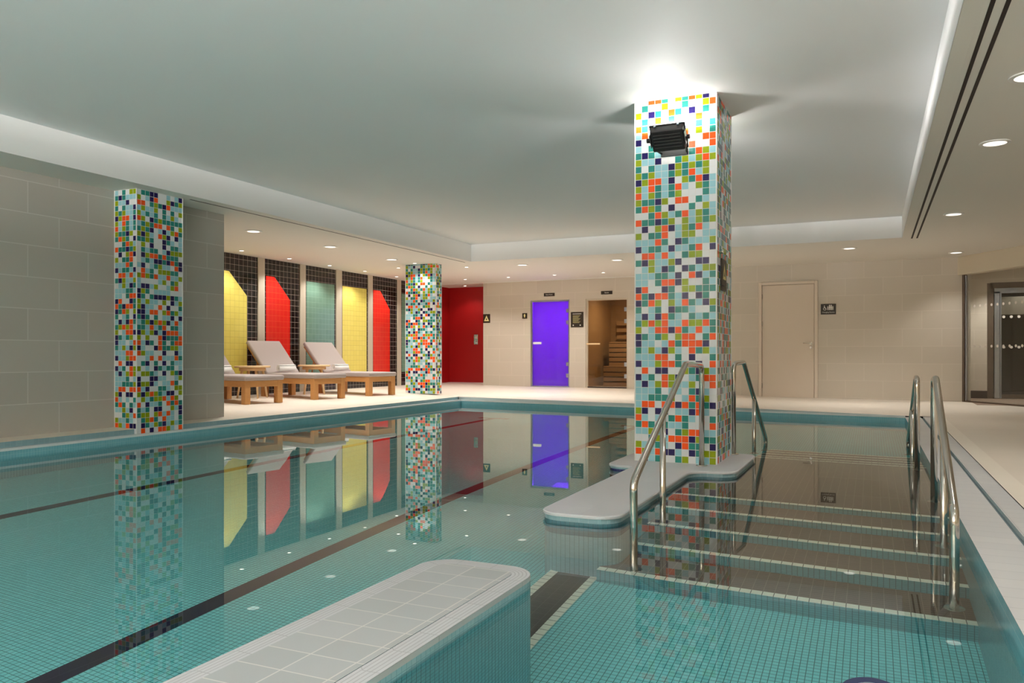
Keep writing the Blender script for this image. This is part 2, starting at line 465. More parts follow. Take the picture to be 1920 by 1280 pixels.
# floors: 0 turquoise mosaic, 1 wall tile, 2 blue band, 3 pale edge, 4 nosing white, 5 gutter, 6 kerb, 7 coping, 8 coping band
b.poly([(XL, NEAR, ZF), (-1.52, NEAR, ZF), (-1.52, E(-1.52), ZF), (XL, E(XL), ZF)], 0)
b.poly([(-1.52, 6.6, ZF), (XR, 6.6, ZF), (XR, E(XR), ZF), (-1.52, E(-1.52), ZF)], 0)
b.poly([(-1.52, NEAR, ZF), (-1.52, 6.6, ZF), (-1.52, 6.6, ZS), (-1.52, NEAR, ZS)][::-1], 1)
b.poly([(-1.52, NEAR, ZS), (XR, NEAR, ZS), (XR, 5.5, ZS), (-1.52, 5.5, ZS)], 0)
# walls
def pwall(p, q):
    b.sides([p, q], ZF, -.22, 1, False); b.sides([p, q], -.22, -.018, 2, False); b.sides([p, q], -.018, 0.002, 4, False)
pwall((XL, E(XL)), (XL, NEAR)); pwall((XR, E(XR)), (XL, E(XL))); pwall((XL, NEAR), (XR, NEAR))
b.sides([(XR, NEAR), (XR, E(XR))], ZF, -.22, 1, False); b.sides([(XR, NEAR), (XR, E(XR))], -.22, -.015, 2, False)
basin = b.build('pool_basin', [M['pool_tile'], M['pool_wall_tile'], M['band_tile'], M['pale_band'], M['nosing_white']], merge=False)
tag(basin, 'turquoise mosaic swimming pool basin under the water', 'swimming pool', kind='structure')

# coping and overflow channel
b = MB()
def strip(x0, x1, y0, y1, z, mi): b.poly([(x0, y0, z), (x1, y0, z), (x1, y1, z), (x0, y1, z)], mi)
yl = E(XL)
# left: white nosing, grey channel, tiled kerb face
strip(XL - .035, XL, NEAR, yl + .03, 0.002, 0); strip(K, XL - .035, NEAR, yl + .13, -.004, 1)
for i in range(30):
    y0 = -4 + (yl + .13 + 4) * i / 30; y1 = -4 + (yl + .13 + 4) * (i + 1) / 30
    b.poly([(K, y1, -.004), (K, y0, -.004), (K, y0, deck_z(K, y0)), (K, y1, deck_z(K, y1))], 2)
# far
def fq(o0, o1, z0, z1, mi, n=24):
    for i in range(n):
        xa = K + (XR + .0 - K) * i / n; xb = K + (XR - K) * (i + 1) / n
        za = (deck_z(xa, E(xa) + .13) if z1 == 'd' else z1); zb = (deck_z(xb, E(xb) + .13) if z1 == 'd' else z1)
        b.poly([(xa, E(xa) + o0, z0), (xb, E(xb) + o0, z0), (xb, E(xb) + o1, zb), (xa, E(xa) + o1, za)], mi)
fq(0, .035, .002, .002, 0); fq(.035, .13, -.004, -.004, 1); fq(.13, .1301, -.004, 'd', 1)
# right
strip(XR, .571, NEAR, E(XR) + .13, -.014, 3); strip(.571, .593, NEAR, E(XR) + .2, -.03, 4); strip(.593, .70, NEAR, E(XR) + .2, -.006, 3)
b.poly([(.571, NEAR, -.03), (.571, E(XR) + .2, -.03), (.571, E(XR) + .2, -.014), (.571, NEAR, -.014)], 1)
b.poly([(.593, NEAR, -.006), (.593, E(XR) + .2, -.006), (.593, E(XR) + .2, -.03), (.593, NEAR, -.03)], 1)
strip(-6.62, .70, -4.0, NEAR, 0, 3)
cop = b.build('pool_coping', [M['nosing_white'], M['gutter'], M['kerb_tile'], M['coping'], M['slot_gutter']], merge=False)
tag(cop, 'pale tiled pool edge with a grey overflow channel', 'pool edge', kind='structure')

# lane lines
def lane(x, label, ytop):
    t = thing('lane_line', label, 'lane line', (x, 5, ZF), 'navy lane lines on the pool floor')
    q = MB(); q.box(-.055, .055, NEAR - 5 + .05, ytop - 5, 0, .002); q.build('stripe', M['lane'], t)
    q = MB(); q.box(-.25, .25, ytop - 5, ytop - 5 + .11, 0, .002); q.build('crossbar', M['lane'], t)
lane(-5.21, 'navy lane line on the pool floor nearer the grey wall', 10.7)
lane(-2.88, 'navy lane line on the pool floor nearer the white ledge', 10.4)

# water
wv = MB()
wv.poly([(XL, NEAR, W), (XR, NEAR, W), (XR, E(XR), W), (XL, E(XL), W)])
wat = wv.build('pool_water', M['water'])
tag(wat, 'still clear turquoise water filling the pool', 'water', kind='stuff')

# ------------------------------------------------------------------ ledge round the tall column
def arc(cx, cy, r, a0, a1, n=8):
    return [(cx + r * math.cos(math.radians(a0 + (a1 - a0) * i / n)), cy + r * math.sin(math.radians(a0 + (a1 - a0) * i / n))) for i in range(n + 1)]
ZP = -0.04
outline = (arc(-1.46, 3.92, .125, 180, 270) + arc(-1.29, 3.92, .125, 270, 360) +
           arc(-1.165 + .14, 5.46, .14, 180, 90) + arc(-.865 - .13, 5.60 + .13, .13, 270, 360) + arc(-.865 - .10, 6.70 - .10, .10, 0, 90) +
           arc(-1.80 + .10, 6.70 - .10, .10, 90, 180) + arc(-1.80 + .12, 5.64 + .12, .12, 180, 270) + arc(-1.585 - .05, 5.59, .05, 90, 0, 4))
led = thing('pool_ledge', 'white topped tiled ledge in the pool carrying the tall mosaic column', 'ledge', (-1.35, 5.2, -1.0))
def shift(ring, o): return [(p[0] - o[0], p[1] - o[1]) for p in ring]
lr = shift(outline, (-1.35, 5.2))
def outset(ring, d):
    n = len(ring); o = []
    for i in range(n):
        p0, p1, p2 = Vector(ring[i - 1]), Vector(ring[i]), Vector(ring[(i + 1) % n])
        e1, e2 = (p1 - p0), (p2 - p1)
        e1 = e1.normalized() if e1.length > 1e-6 else e2.normalized(); e2 = e2.normalized() if e2.length > 1e-6 else e1
        nn = Vector((e1.y + e2.y, -e1.x - e2.x))
        o.append(tuple(p1 + nn.normalized() * d))
    return o
lo = outset(lr, .009); lm = outset(lr, .004)
q = MB(); q.cap(lm, ZP + 1.0); q.sides(lo, ZP + 1 - .016, ZP + 1 - .005, 0, smooth=True); q.cap(lo, ZP + 1 - .016, 0, False)
for i in range(len(lo)):
    k_ = (i + 1) % len(lo)
    q.poly([(*lo[i], ZP + 1 - .005), (*lo[k_], ZP + 1 - .005), (*lm[k_], ZP + 1), (*lm[i], ZP + 1)], 0, None, True)
q.build('top_slab', M['slab'], led, merge=False)
q = MB(); q.sides(lr, -.084 + 1, ZP - .014 + 1, 0, smooth=True); q.build('edge_tiles', M['kerb_tile'], led, merge=False)
nleft = len(lr)
q = MB(); q.sides(lr, -.36 + 1, -.084 + 1, 0, smooth=True); q.build('waterline_band', M['ledge_band'], led, merge=False)
q = MB(); q.sides(lr, ZF + 1, -.36 + 1, 0, smooth=True); q.build('wall_tiles', M['pool_wall_tile'], led, merge=False)
q = MB()
navy = [(x - .003, y - .003) for x, y in lr if x < -.20 and y > .36]
q.sides(navy, ZF + 1, ZP + 1 - .03, 0, False, smooth=True); q.build('navy_end_tiles', M['navy'], led, merge=False)

# ------------------------------------------------------------------ near parapet
pout = [(-1.60, -1.15), (-1.14, -1.15)] + arc(-1.14 - .13, 2.765 - .13, .13, 0, 90) + arc(-1.60 + .13, 2.765 - .13, .13, 90, 180)
par = thing('pool_parapet', 'low tiled parapet with pale paver top in the foreground water', 'parapet', (-1.37, 1.0, -1.0))
pr = shift(pout, (-1.37, 1.0))
def inset(ring, d):
    c_ = []
    n = len(ring)
    for i in range(n):
        p0, p1, p2 = Vector(ring[i - 1]), Vector(ring[i]), Vector(ring[(i + 1) % n])
        e1, e2 = (p1 - p0).normalized(), (p2 - p1).normalized()
        nn = Vector((-e1.y - e2.y, e1.x + e2.x)).normalized()
        k = max(.3, nn.dot(Vector((-e1.y, e1.x))))
        c_.append(tuple(p1 + nn * d / k))
    return c_
pin = inset(pr, .07)
q = MB(); q.cap(pin, ZP + 1.001); q.build('paver_tiles', M['parapet_top'], par, merge=False)
q = MB()
u = 0
for i in range(len(pr)):
    a, b_, c_, d_ = pr[i], pr[(i + 1) % len(pr)], pin[(i + 1) % len(pr)], pin[i]
    L_ = math.dist(a, b_)
    q.poly([(a[0], a[1], ZP + 1), (b_[0], b_[1], ZP + 1), (c_[0], c_[1], ZP + 1), (d_[0], d_[1], ZP + 1)], 0, [(u, 0), (u + L_, 0), (u + L_, .07), (u, .07)], True)
    u += L_
q.build('ridged_edge', M['ridge'], par, merge=False)
q = MB(); q.sides(pr, ZP - .018 + 1, ZP + 1, 0, smooth=True); q.build('edge_lip', M['coping'], par, merge=False)
q = MB(); q.sides(pr, ZP - .06 + 1, ZP - .018 + 1, 0, smooth=True); q.build('edge_tiles', M['pale_band'], par, merge=False)
q = MB(); q.sides(pr, ZF + 1, ZP - .06 + 1, 0, smooth=True); q.build('wall_tiles', M['parapet_side'], par, merge=False)

# threshold between parapet and ledge
th = thing('pool_threshold', 'black tiled strip with pale edges on the pool floor between parapet and ledge', 'tile strip', (-1.385, 3.27, ZS))
q = MB(); q.box(-.085, .090, -.60, .60, 0, .002); q.build('black_strip', M['black_floor'], th)
for x0, x1 in ((-.130, -.085), (.090, .130)):
    q = MB(); q.box(x0, x1, -.60, .60, 0, .003)
    q.uv = [[(v, u_) for (u_, v) in f] for f in q.uv]
    q.build('pale_edge', M['step_nosing'], th, merge=False)

# ------------------------------------------------------------------ submerged steps
def steps(name, label, rows, sign, xl, zbase, ref):
    """rows: (y at left, y at right, z). sign -1 = descends toward the camera"""
    t = thing(name, label, 'steps', (ref[0], ref[1], zbase))
    for i, (ya, yb, z) in enumerate(rows):
        st = bpy.data.objects.new('step', None); LINK(st); st.parent = t
        nxt = rows[i + 1] if i + 1 < len(rows) else None
        y2a, y2b = (nxt[0], nxt[1]) if nxt else (ref[2], ref[3])
        zb = rows[i - 1][2] if i else zbase
        f = lambda x, y, zz: (x - ref[0], y - ref[1], zz - zbase)
        X0, X1 = xl, XR
        nw = .05 * -sign
        def qd(yA, yB, yC, yD, zz, mat, nm, swap=False):
            m_ = MB()
            pts = [f(X0, yA, zz), f(X1, yB, zz), f(X1, yD, zz), f(X0, yC, zz)]
            uv = [(X0, yA), (X1, yB), (X1, yD), (X0, yC)]
            if nm == 'nosing': uv = [(X0, .016), (X1, .016), (X1, .064), (X0, .064)]
            if sign > 0: pts = pts[::-1]; uv = uv[::-1]
            m_.poly(pts, 0, uv); return m_.build(nm, mat, st)
        X0 = xl if (i == 0 or sign > 0) else -1.166
        qd(ya + nw, yb + nw, y2a, y2b, z, M['tread'], 'tread')
        qd(ya, yb, ya + nw, yb + nw, z + .001, M['step_nosing'], 'nosing')
        m_ = MB()
        pts = [f(X0, ya, zb), f(X1, yb, zb), f(X1, yb, z), f(X0, ya, z)]
        m_.poly(pts if sign < 0 else pts[::-1], 0, [(X0, zb), (X1, zb), (X1, z), (X0, z)] if sign < 0 else [(X0, z), (X1, z), (X1, zb), (X0, zb)])
        m_.build('riser', M['riser'], st)
    return t
steps('near_steps', 'brown submerged steps with pale nosings descending toward the foreground', 
      [(3.742, 3.64, -.834), (4.09, 3.96, -.69), (4.405, 4.265, -.55), (4.737, 4.59, -.415), (5.04, 4.90, -.28)], -1, -1.245, ZS, (-.4, 4.4, 6.4, 6.4))
farst = steps('far_steps', 'brown submerged steps with pale nosings descending toward the far wall',
      [(8.32, 8.19, -.834), (8.01, 7.88, -.69), (7.70, 7.57, -.55), (7.385, 7.26, -.415), (7.12, 6.985, -.28)], 1, -.93, ZF, (-.3, 7.9, 6.4, 6.4))
# left cheek of the far flight and the underside skirt
q = MB()
ring = [(-.93, 6.6), (-.93, 7.12), (-.93, 7.385), (-.93, 7.70), (-.93, 8.01), (-.93, 8.32)]
zz = [-.28, -.28, -.415, -.55, -.69, -.834]
for i in range(1, len(ring)):
    y0, y1, z = ring[i - 1][1], ring[i][1], zz[i] if i > 1 else -.28
    q.poly([(-.93 + .3, y1 - 7.9, 0), (-.93 + .3, y0 - 7.9, 0), (-.93 + .3, y0 - 7.9, z - ZF), (-.93 + .3, y1 - 7.9, z - ZF)])
q.build('cheek', M['riser'], farst)

# ------------------------------------------------------------------ handrails
def rail(label, loc, x, xl, p1y, p1z, ztop, ybend, ylow, zlow, zfoot, ymid, zmid, side):
    t = thing('handrail', label, 'handrail', loc, 'steel handrails at the pool steps')
    o = Vector(loc)
    V = lambda y, z: Vector((x + (xl - x) * (y - p1y) / (ylow - p1y), y, z)) - o
    tube('rail_tube', [V(p1y, p1z), V(p1y, ztop - .012), V(ybend, ztop), V(ylow, zlow), V(ylow + (.015 if ylow < ybend else -.015), zfoot)], .0195, M['steel'], t, 20, .075)
    k = (ymid - ybend) / (ylow - ybend)
    zt = ztop + (zlow - ztop) * k
    tube('mid_post', [V(ymid, zt - .012), V(ymid, zmid)], .0175, M['steel'], t)
    for y, z in ((p1y, p1z), (ymid, zmid), (ylow + (.015 if ylow < ybend else -.015), zfoot)):
        disc_solid('floor_flange', .042, .008, V(y, z + .004), M['steel'], t, 28, bev=.002)
rail('bent steel handrail standing on the white ledge at the near steps', (-1.12, 5.0, -.69), -1.136, -1.072, 5.85, -.04, .712, 5.20, 3.80, .145, -.834, 4.49, -.55, -1)
rail('bent steel handrail against the right pool edge at the near steps', (.33, 4.8, -.69), .345, .318, 5.42, -.28, .635, 5.24, 3.80, .105, -.834, 4.50, -.55, -1)
rail('bent steel handrail behind the tall column at the far steps', (-1.0, 7.5, -.6), -1.032, -.945, 6.645, -.04, .715, 7.04, 8.06, -.04, -.69, 7.49, -.415, 1)
rail('bent steel handrail against the right pool edge at the far steps', (.32, 7.5, -.6), .318, .320, 6.80, -.28, .60, 6.92, 8.42, -.03, -.834, 7.60, -.55, 1)

# round inlet on the pool floor
t = thing('floor_inlet', 'round navy ringed inlet on the pool floor at the bottom edge', 'pool inlet', (.005, 3.085, ZS))
ring_solid('ring', .105, .070, .012, (0, 0, .006), M['navy'], t)
disc_solid('cover', .070, .006, (0, 0, .004), M['nosing_white'], t)

# ------------------------------------------------------------------ mosaic columns
def column(label, x0, x1, y0, y1, z0, z1):
    w, d, h = x1 - x0, y1 - y0, z1 - z0
    t = thing('mosaic_column', label, 'column', (x0, y0, z0), 'mosaic tiled columns')
    q = MB()
    def face(p, qv, uo):
        L_ = math.dist(p, qv)
        q.poly([(p[0], p[1], 0), (qv[0], qv[1], 0), (qv[0], qv[1], h), (p[0], p[1], h)], 0, [(uo, 0), (uo + L_, 0), (uo + L_, h), (uo, h)])
    face((0, 0), (w, 0), 0); face((w, 0), (w, d), 5.15); face((w, d), (0, d), 10.3); face((0, d), (0, 0), 15.45)
    q.build('tile_cladding', M['mosaic'], t)
    for cx, cy in ((0, 0), (w, 0), (w, d), (0, d)):
        bevel_box('corner_trim', (.010, .010, h - .002), (cx, cy, h / 2), M['trim_white'], t, .002, 1)
    t['kind'] = 'thing'
    return t
column('tall multicoloured mosaic column standing on the white ledge in the pool', -1.663, -1.045, 5.94, 6.60, ZP, ZT)
column('multicoloured mosaic column against the grey wall at left', -6.894, -6.588, 5.53, 6.10, -.003, ZC)
column('multicoloured mosaic column standing free beside the loungers and red wall', -7.735, -7.10, 12.28, 12.48, .083, ZC)

# ------------------------------------------------------------------ flood lamps on the tall column
def flood(label, y, s):
    """shallow tilted box: dark back faces down and out, lens faces up toward the column"""
    t = thing('flood_lamp', label, 'lamp', (-1.358, y, 2.36), 'black flood lamps on the tall column')
    R = Euler((math.radians(47) * -s, 0, 0)).to_matrix()
    def loc(p): return R @ Vector(p)
    bm = bmesh.new()
    lo = [(-.118, -.085), (.118, -.085), (.118, .085), (-.118, .085)]; hi = [(-.126, -.095), (.126, -.095), (.126, .095), (-.126, .095)]
    bv = [bm.verts.new((x, yy, -.03)) for x, yy in lo]; tv = [bm.verts.new((x, yy, .03)) for x, yy in hi]
    bm.faces.new(bv[::-1]); bm.faces.new(tv)
    for i in range(4): bm.faces.new((bv[i], bv[(i + 1) % 4], tv[(i + 1) % 4], tv[i]))
    bmesh.ops.bevel(bm, geom=list(bm.edges), offset=.010, segments=3, profile=.5, affect='EDGES')
    bmesh.ops.rotate(bm, verts=bm.verts, cent=(0, 0, 0), matrix=R)
    bm_obj('housing', bm, M['black_metal'], t)
    bevel_box('rim', (.264, .202, .014), loc((0, 0, .034)), M['black_metal'], t, .004, 2, R)
    bevel_box('lens', (.225, .160, .004), loc((0, 0, .042)), M['flood_lens'], t, 0, 1, R)
    for k in range(5): bevel_box('cooling_fin', (.20, .006, .010), loc((0, -.05 + k * .025, -.033)), M['black_metal'], t, .002, 1, R)
    for sx in (-.085, .085): bevel_box('clip', (.016, .010, .040), loc((sx, -.103 * s, .020)), M['alu'], t, .002, 1, R)
    for sx in (-1, 1):
        a = Vector((.139 * sx, 0, 0)); b = Vector((.095 * sx, .192 * s, -.055))
        tube('bracket_arm', [a, a.lerp(b, .5) + Vector((0, 0, -.02)), b], .008, M['black_metal'], t, 8)
        bevel_box('side_plate', (.006, .10, .055), loc((.128 * sx, 0, .0)), M['alu'], t, .002, 1, R)
        disc_solid('knob', .017, .020, (.148 * sx, 0, 0), M['black_metal'], t, 16, axis=(1, 0, 0))
    bevel_box('wall_plate', (.20, .010, .05), (0, .197 * s, -.055), M['black_metal'], t, .002, 1)
    return t
flood('black flood lamp aimed upward on the front of the tall column', 5.735, 1)
flood('black flood lamp aimed upward on the back of the tall column', 6.805, -1)

# hazard plate on the column's right face
def tri_plate(parent, w, h, depth, face):
    """pale triangle with a dark cut-out; face maps (u, v, d) to local coordinates"""
    q = MB()
    o = [(-.36 * w, -.30 * h), (.36 * w, -.30 * h), (0, .36 * h)]
    i_ = [(-.13 * w, -.17 * h), (.13 * w, -.17 * h), (0, .07 * h)]
    for k in range(3):
        a, b_, c_, d_ = o[k], o[(k + 1) % 3], i_[(k + 1) % 3], i_[k]
        q.poly([face(*a, depth), face(*b_, depth), face(*c_, depth), face(*d_, depth)])
    q.build('triangle_symbol', M['sign_gold'], parent)

t = thing('warning_sign', 'narrow dark warning sign with pale triangle on the tall column side', 'sign', (-1.045, 6.20, 1.41))
bevel_box('plate', (.012, .20, .20), (.008, 0, 0), M['sign'], t, .002, 1)
tri_plate(t, .19, .19, .0152, lambda u_, v_, d: (d, u_, v_))
bevel_box('lower_strip', (.012, .20, .035), (.008, 0, -.125), M['sign'], t, .002, 1)
for yy in (6.11, 6.31):
    o = thing('cable_clip', 'small chrome clip above the column warning sign, ' + ('nearer' if yy < 6.2 else 'farther') + ' one', 'clip', (-1.045, yy, 1.56))
    disc_solid('button', .016, .02, (.012, 0, 0), M['chrome'], o, 16, axis=(1, 0, 0))

# ------------------------------------------------------------------ mural panels
strips = [(9.20, 9.36), (10.275, 10.435), (11.345, 11.50), (12.40, 12.58), (13.46, 13.62), (14.55, 14.70), (15.62, 15.78)]
kinds = [('yellow', M['yellow_tile']), ('red', M['red_tile']), ('green', M['green_tile']), ('yellow', M['yellow_tile']), ('red', M['red_tile']), ('green', M['green_tile'])]
labels = ['black tile wall panel with slant topped yellow shape beside the grey wall',
          'black tile wall panel with slant topped red shape behind the middle lounger',
          'black tile wall panel with square green shape between red and yellow',
          'black tile wall panel with square topped yellow shape behind the far lounger',
          'black tile wall panel with slant topped red shape nearest the free column',
          'black tile wall panel with green shape partly hidden by the free column']
ZM = .09
for k, ((s0, s1), (e0, e1)) in enumerate(zip(strips, strips[1:])):
    y0, y1 = s1, e0
    t = thing('mural_panel', labels[k], 'wall panel', (-9.40, y0, ZM), 'coloured tile panels behind the loungers')
    q = MB(); q.box(0, .010, 0, y1 - y0, 0, ZC - ZM)
    q.build('black_tiles', M['black_tile'], t)
    a = .035 if k in (2, 3, 4) else (.045 if k else .05)
    z0, z1 = .415 - ZM, 2.13 - ZM
    if k in (2, 3, 5): pts = [(a, z0), (y1 - y0 - .04, z0), (y1 - y0 - .04, z1), (a, z1)]
    else:
        yr = {0: 10.03, 1: 11.09, 4: 14.275}[k] - y0; yt = {0: 9.627, 1: 10.69, 4: 13.91}[k] - y0
        pts = [(a, z0), (yr, z0), (yr, 1.755 - ZM), (yt, z1), (a, z1)]
    q = MB(); q.poly([(.013, y, z) for y, z in pts])
    for (p, pz), (r, rz) in zip(pts, pts[1:] + pts[:1]): q.poly([(.010, p, pz), (.010, r, rz), (.013, r, rz), (.013, p, pz)])
    q.build('%s_tiles' % kinds[k][0], kinds[k][1], t, merge=False)
for k, (s0, s1) in enumerate(strips[1:6]):
    lab = ['cream pilaster strip between first yellow and first red wall panels', 'cream pilaster strip between red and square green wall panels',
           'cream pilaster strip between square green and far yellow wall panels', 'cream pilaster strip between far yellow and far red wall panels',
           'cream pilaster strip between far red and last green wall panels'][k]
    o = bevel_box('pilaster', (.03, s1 - s0, ZC - ZM), (0, 0, 0), M['pilaster'], None, .003, 1)
    o.location = (-9.384, (s0 + s1) / 2, (ZC + ZM) / 2)
    tag(o, lab, 'pilaster', 'cream strips between the tile panels')

# ------------------------------------------------------------------ loungers, tables, towels
HD = math.radians(80)
# local axes: +x = toward the head, +y = across (away from camera), z up. deck level 0
def make_lounger(label, loc):
    rz = math.atan2(math.cos(HD), -math.sin(HD))   # local x -> (-sin, cos)
    t = thing('sun_lounger', label, 'lounger', loc, 'teak loungers before the tile panels', rz)
    L_, Wd, zr = 1.60, .64, .325
    sy = -1    # local y positive points toward -Y world after rotation; use sy to flip
    def yy(v): return sy * v
    for x in (.045, 1.22):
        for y in (.045, Wd - .045):
            bevel_box('leg', (.088, .088, zr if x < 1 else zr - .02), (x, yy(y), (zr if x < 1 else zr - .02) / 2), M['teak'], t, .005, 2)
    bevel_box('side_rail', (L_, .035, .085), (L_ / 2 + .02, yy(.028), zr - .045), M['teak'], t, .004, 2)
    bevel_box('side_rail', (L_, .035, .085), (L_ / 2 + .02, yy(Wd - .028), zr - .045), M['teak'], t, .004, 2)
    bevel_box('end_rail', (.035, Wd - .05, .085), (.022, yy(Wd / 2), zr - .045), M['teak'], t, .004, 2)
    for k in range(9):
        bevel_box('slat', (.085, Wd - .10, .018), (.14 + k * .118, yy(Wd / 2), zr - .015), M['teak'], t, .003, 1)
    # seat cushion
    def pad(name, size, center, rot=None, pivot=None):
        bm = bmesh.new(); bmesh.ops.create_cube(bm, size=1)
        for v in bm.verts: v.co = Vector((v.co.x * size[0], v.co.y * size[1], v.co.z * size[2]))
        bmesh.ops.bevel(bm, geom=list(bm.edges), offset=min(size) * .36, segments=4, profile=.55, affect='EDGES')
        bmesh.ops.subdivide_edges(bm, edges=[e for e in bm.edges if e.calc_length() > .25], cuts=5, use_grid_fill=True)
        for v in bm.verts:
            fx, fy = abs(v.co.x) / (size[0] / 2), abs(v.co.y) / (size[1] / 2)
            v.co.z *= 1 + .16 * (1 - fx ** 4) * (1 - fy ** 4)
        bmesh.ops.translate(bm, verts=bm.verts, vec=center)
        if rot is not None: bmesh.ops.rotate(bm, verts=bm.verts, cent=pivot, matrix=rot)
        return bm_obj(name, bm, M['cushion'], t, True)
    seat = pad('seat_cushion', (1.19, Wd + .03, .072), (.575, yy(Wd / 2), zr + .036))
    # backrest: hinged at x=1.13
    hx, hz, ang = 1.13, zr + .005, math.radians(46)
    R = Matrix.Rotation(-ang, 3, 'Y')
    bl = .72
    bf = bpy.data.objects.new('backrest', None); LINK(bf); bf.parent = t
    for y in (.035, Wd - .035):
        bevel_box('back_rail', (bl, .035, .035), (0, 0, 0), M['teak'], bf, .004, 2, R).location = Vector((hx, yy(y), hz)) + R @ Vector((bl / 2, 0, -.005))
    for k in range(6):
        bevel_box('back_slat', (.07, Wd - .09, .016), (0, 0, 0), M['teak'], bf, .003, 1, R).location = Vector((hx, yy(Wd / 2), hz)) + R @ Vector((.08 + k * .118, 0, 0))
    pad('back_cushion', (.74, Wd + .02, .068), (hx + .375, yy(Wd / 2), hz + .052), R, (hx, yy(Wd / 2), hz + .02))
    # prop
    for y in (.09, Wd - .09):
        tube('prop', [Vector((hx, yy(y), hz)) + R @ Vector((.45, 0, -.01)), Vector((1.52, yy(y), zr - .03))], .011, M['teak'], bf, 8)
    return t
feet = [(-7.80, 8.30), (-7.73, 9.68), (-7.66, 11.02)]
lab = ['teak lounger with grey cushion half hidden by the grey wall', 'teak lounger with grey cushion in the middle before the red panel',
       'teak lounger with grey cushion nearest the free standing column']
l0 = make_lounger(lab[0], (feet[0][0], feet[0][1], deck_z(*feet[0])))
rzl = l0.rotation_euler.z
for k in (1, 2): copy_tree(l0, (feet[k][0], feet[k][1], deck_z(*feet[k])), lab[k], rzl)

def make_towel(label, loc):
    t = thing('rolled_towel', label, 'towel', loc, 'rolled white towels on the loungers', rzl)
    # spiral roll along local y
    q = MB(); n = 70; r0, r1, turns, hw = .016, .058, 2.6, .165
    P = []
    for i in range(n + 1):
        a = 2 * PI * turns * i / n - PI * .5; r = r0 + (r1 - r0) * i / n
        P.append((r * math.cos(a), r * math.sin(a) + .066))
    th_ = .011
    inner = []
    for i in range(n + 1):
        a = 2 * PI * turns * i / n - PI * .5; r = r0 + (r1 - r0) * i / n - th_
        inner.append((r * math.cos(a), r * math.sin(a) + .066))
    for i in range(n):
        a, b_, c_, d_ = P[i], P[i + 1], inner[i + 1], inner[i]
        q.poly([(a[0], -hw, a[1]), (a[0], hw, a[1]), (b_[0], hw, b_[1]), (b_[0], -hw, b_[1])], smooth=True)
        q.poly([(d_[0], -hw, d_[1]), (c_[0], -hw, c_[1]), (c_[0], hw, c_[1]), (d_[0], hw, d_[1])], smooth=True)
        q.poly([(a[0], -hw, a[1]), (b_[0], -hw, b_[1]), (c_[0], -hw, c_[1]), (d_[0], -hw, d_[1])])
        q.poly([(a[0], hw, a[1]), (d_[0], hw, d_[1]), (c_[0], hw, c_[1]), (b_[0], hw, b_[1])])
    q.build('roll', M['towel'], t)
    return t
def on_lounger(k, x, y, z):
    c_, s_ = math.cos(rzl), math.sin(rzl)
    yl_ = -y
    return (feet[k][0] + c_ * x - s_ * yl_, feet[k][1] + s_ * x + c_ * yl_, deck_z(*feet[k]) + z)
tl = ['rolled white towel on the lounger half hidden by the grey wall', 'rolled white towel on the middle lounger', 'rolled white towel on the lounger nearest the free column']
tw = make_towel(tl[0], on_lounger(0, 1.00, .32, .406))
for k in (1, 2): copy_tree(tw, on_lounger(k, 1.00, .30, .406), tl[k], rzl)

def make_table(label, loc):
    t = thing('side_table', label, 'side table', loc, 'round wooden tables between the loungers')
    disc_solid('table_top', .27, .028, (0, 0, .486), M['teak_pale'], t, 48, bev=.006)
    ring_solid('apron', .20, .17, .05, (0, 0, .448), M['teak_pale'], t)
    for k in range(4):
        a = PI / 4 + k * PI / 2 + .3
        top = Vector((.155 * math.cos(a), .155 * math.sin(a), .472)); bot = Vector((.235 * math.cos(a), .235 * math.sin(a), 0.0))
        bm = bmesh.new(); bmesh.ops.create_cone(bm, cap_ends=True, segments=14, radius1=.014, radius2=.022, depth=1)
        for v in bm.verts:
            u_ = v.co.z + .5
            v.co = Vector((v.co.x, v.co.y, 0)) + bot.lerp(top, u_)
        bm_obj('leg', bm, M['teak_pale'], t, True)
    return t
tb = [(-8.78, 9.50), (-8.72, 10.92)]
t0 = make_table('round pale wooden side table between the hidden and middle loungers', (tb[0][0], tb[0][1], deck_z(*tb[0])))
copy_tree(t0, (tb[1][0], tb[1][1], deck_z(*tb[1])), 'round pale wooden side table between the middle and far loungers', 0.4)

# ------------------------------------------------------------------ shower valve on the red wall
t = thing('shower_valve', 'chrome shower valve mounted on the red wall', 'shower valve', (-8.66, 16.902, 1.16))
bevel_box('plate', (.11, .016, .24), (0, -.008, 0), M['chrome'], t, .006, 3)
for z in (.055, -.06): disc_solid('knob', .036, .05, (0, -.04, z), M['chrome'], t, 24, axis=(0, 1, 0), bev=.006)
bevel_box('lever', (.018, .018, .07), (0, -.066, .075), M['chrome'], t, .004, 2)
t = thing('shower_tray', 'low white shower tray lip below the red wall', 'shower tray', (-8.7, 16.82, .085))
bevel_box('lip', (1.36, .14, .04), (0, 0, .02), M['trim_white'], t, .006, 2)

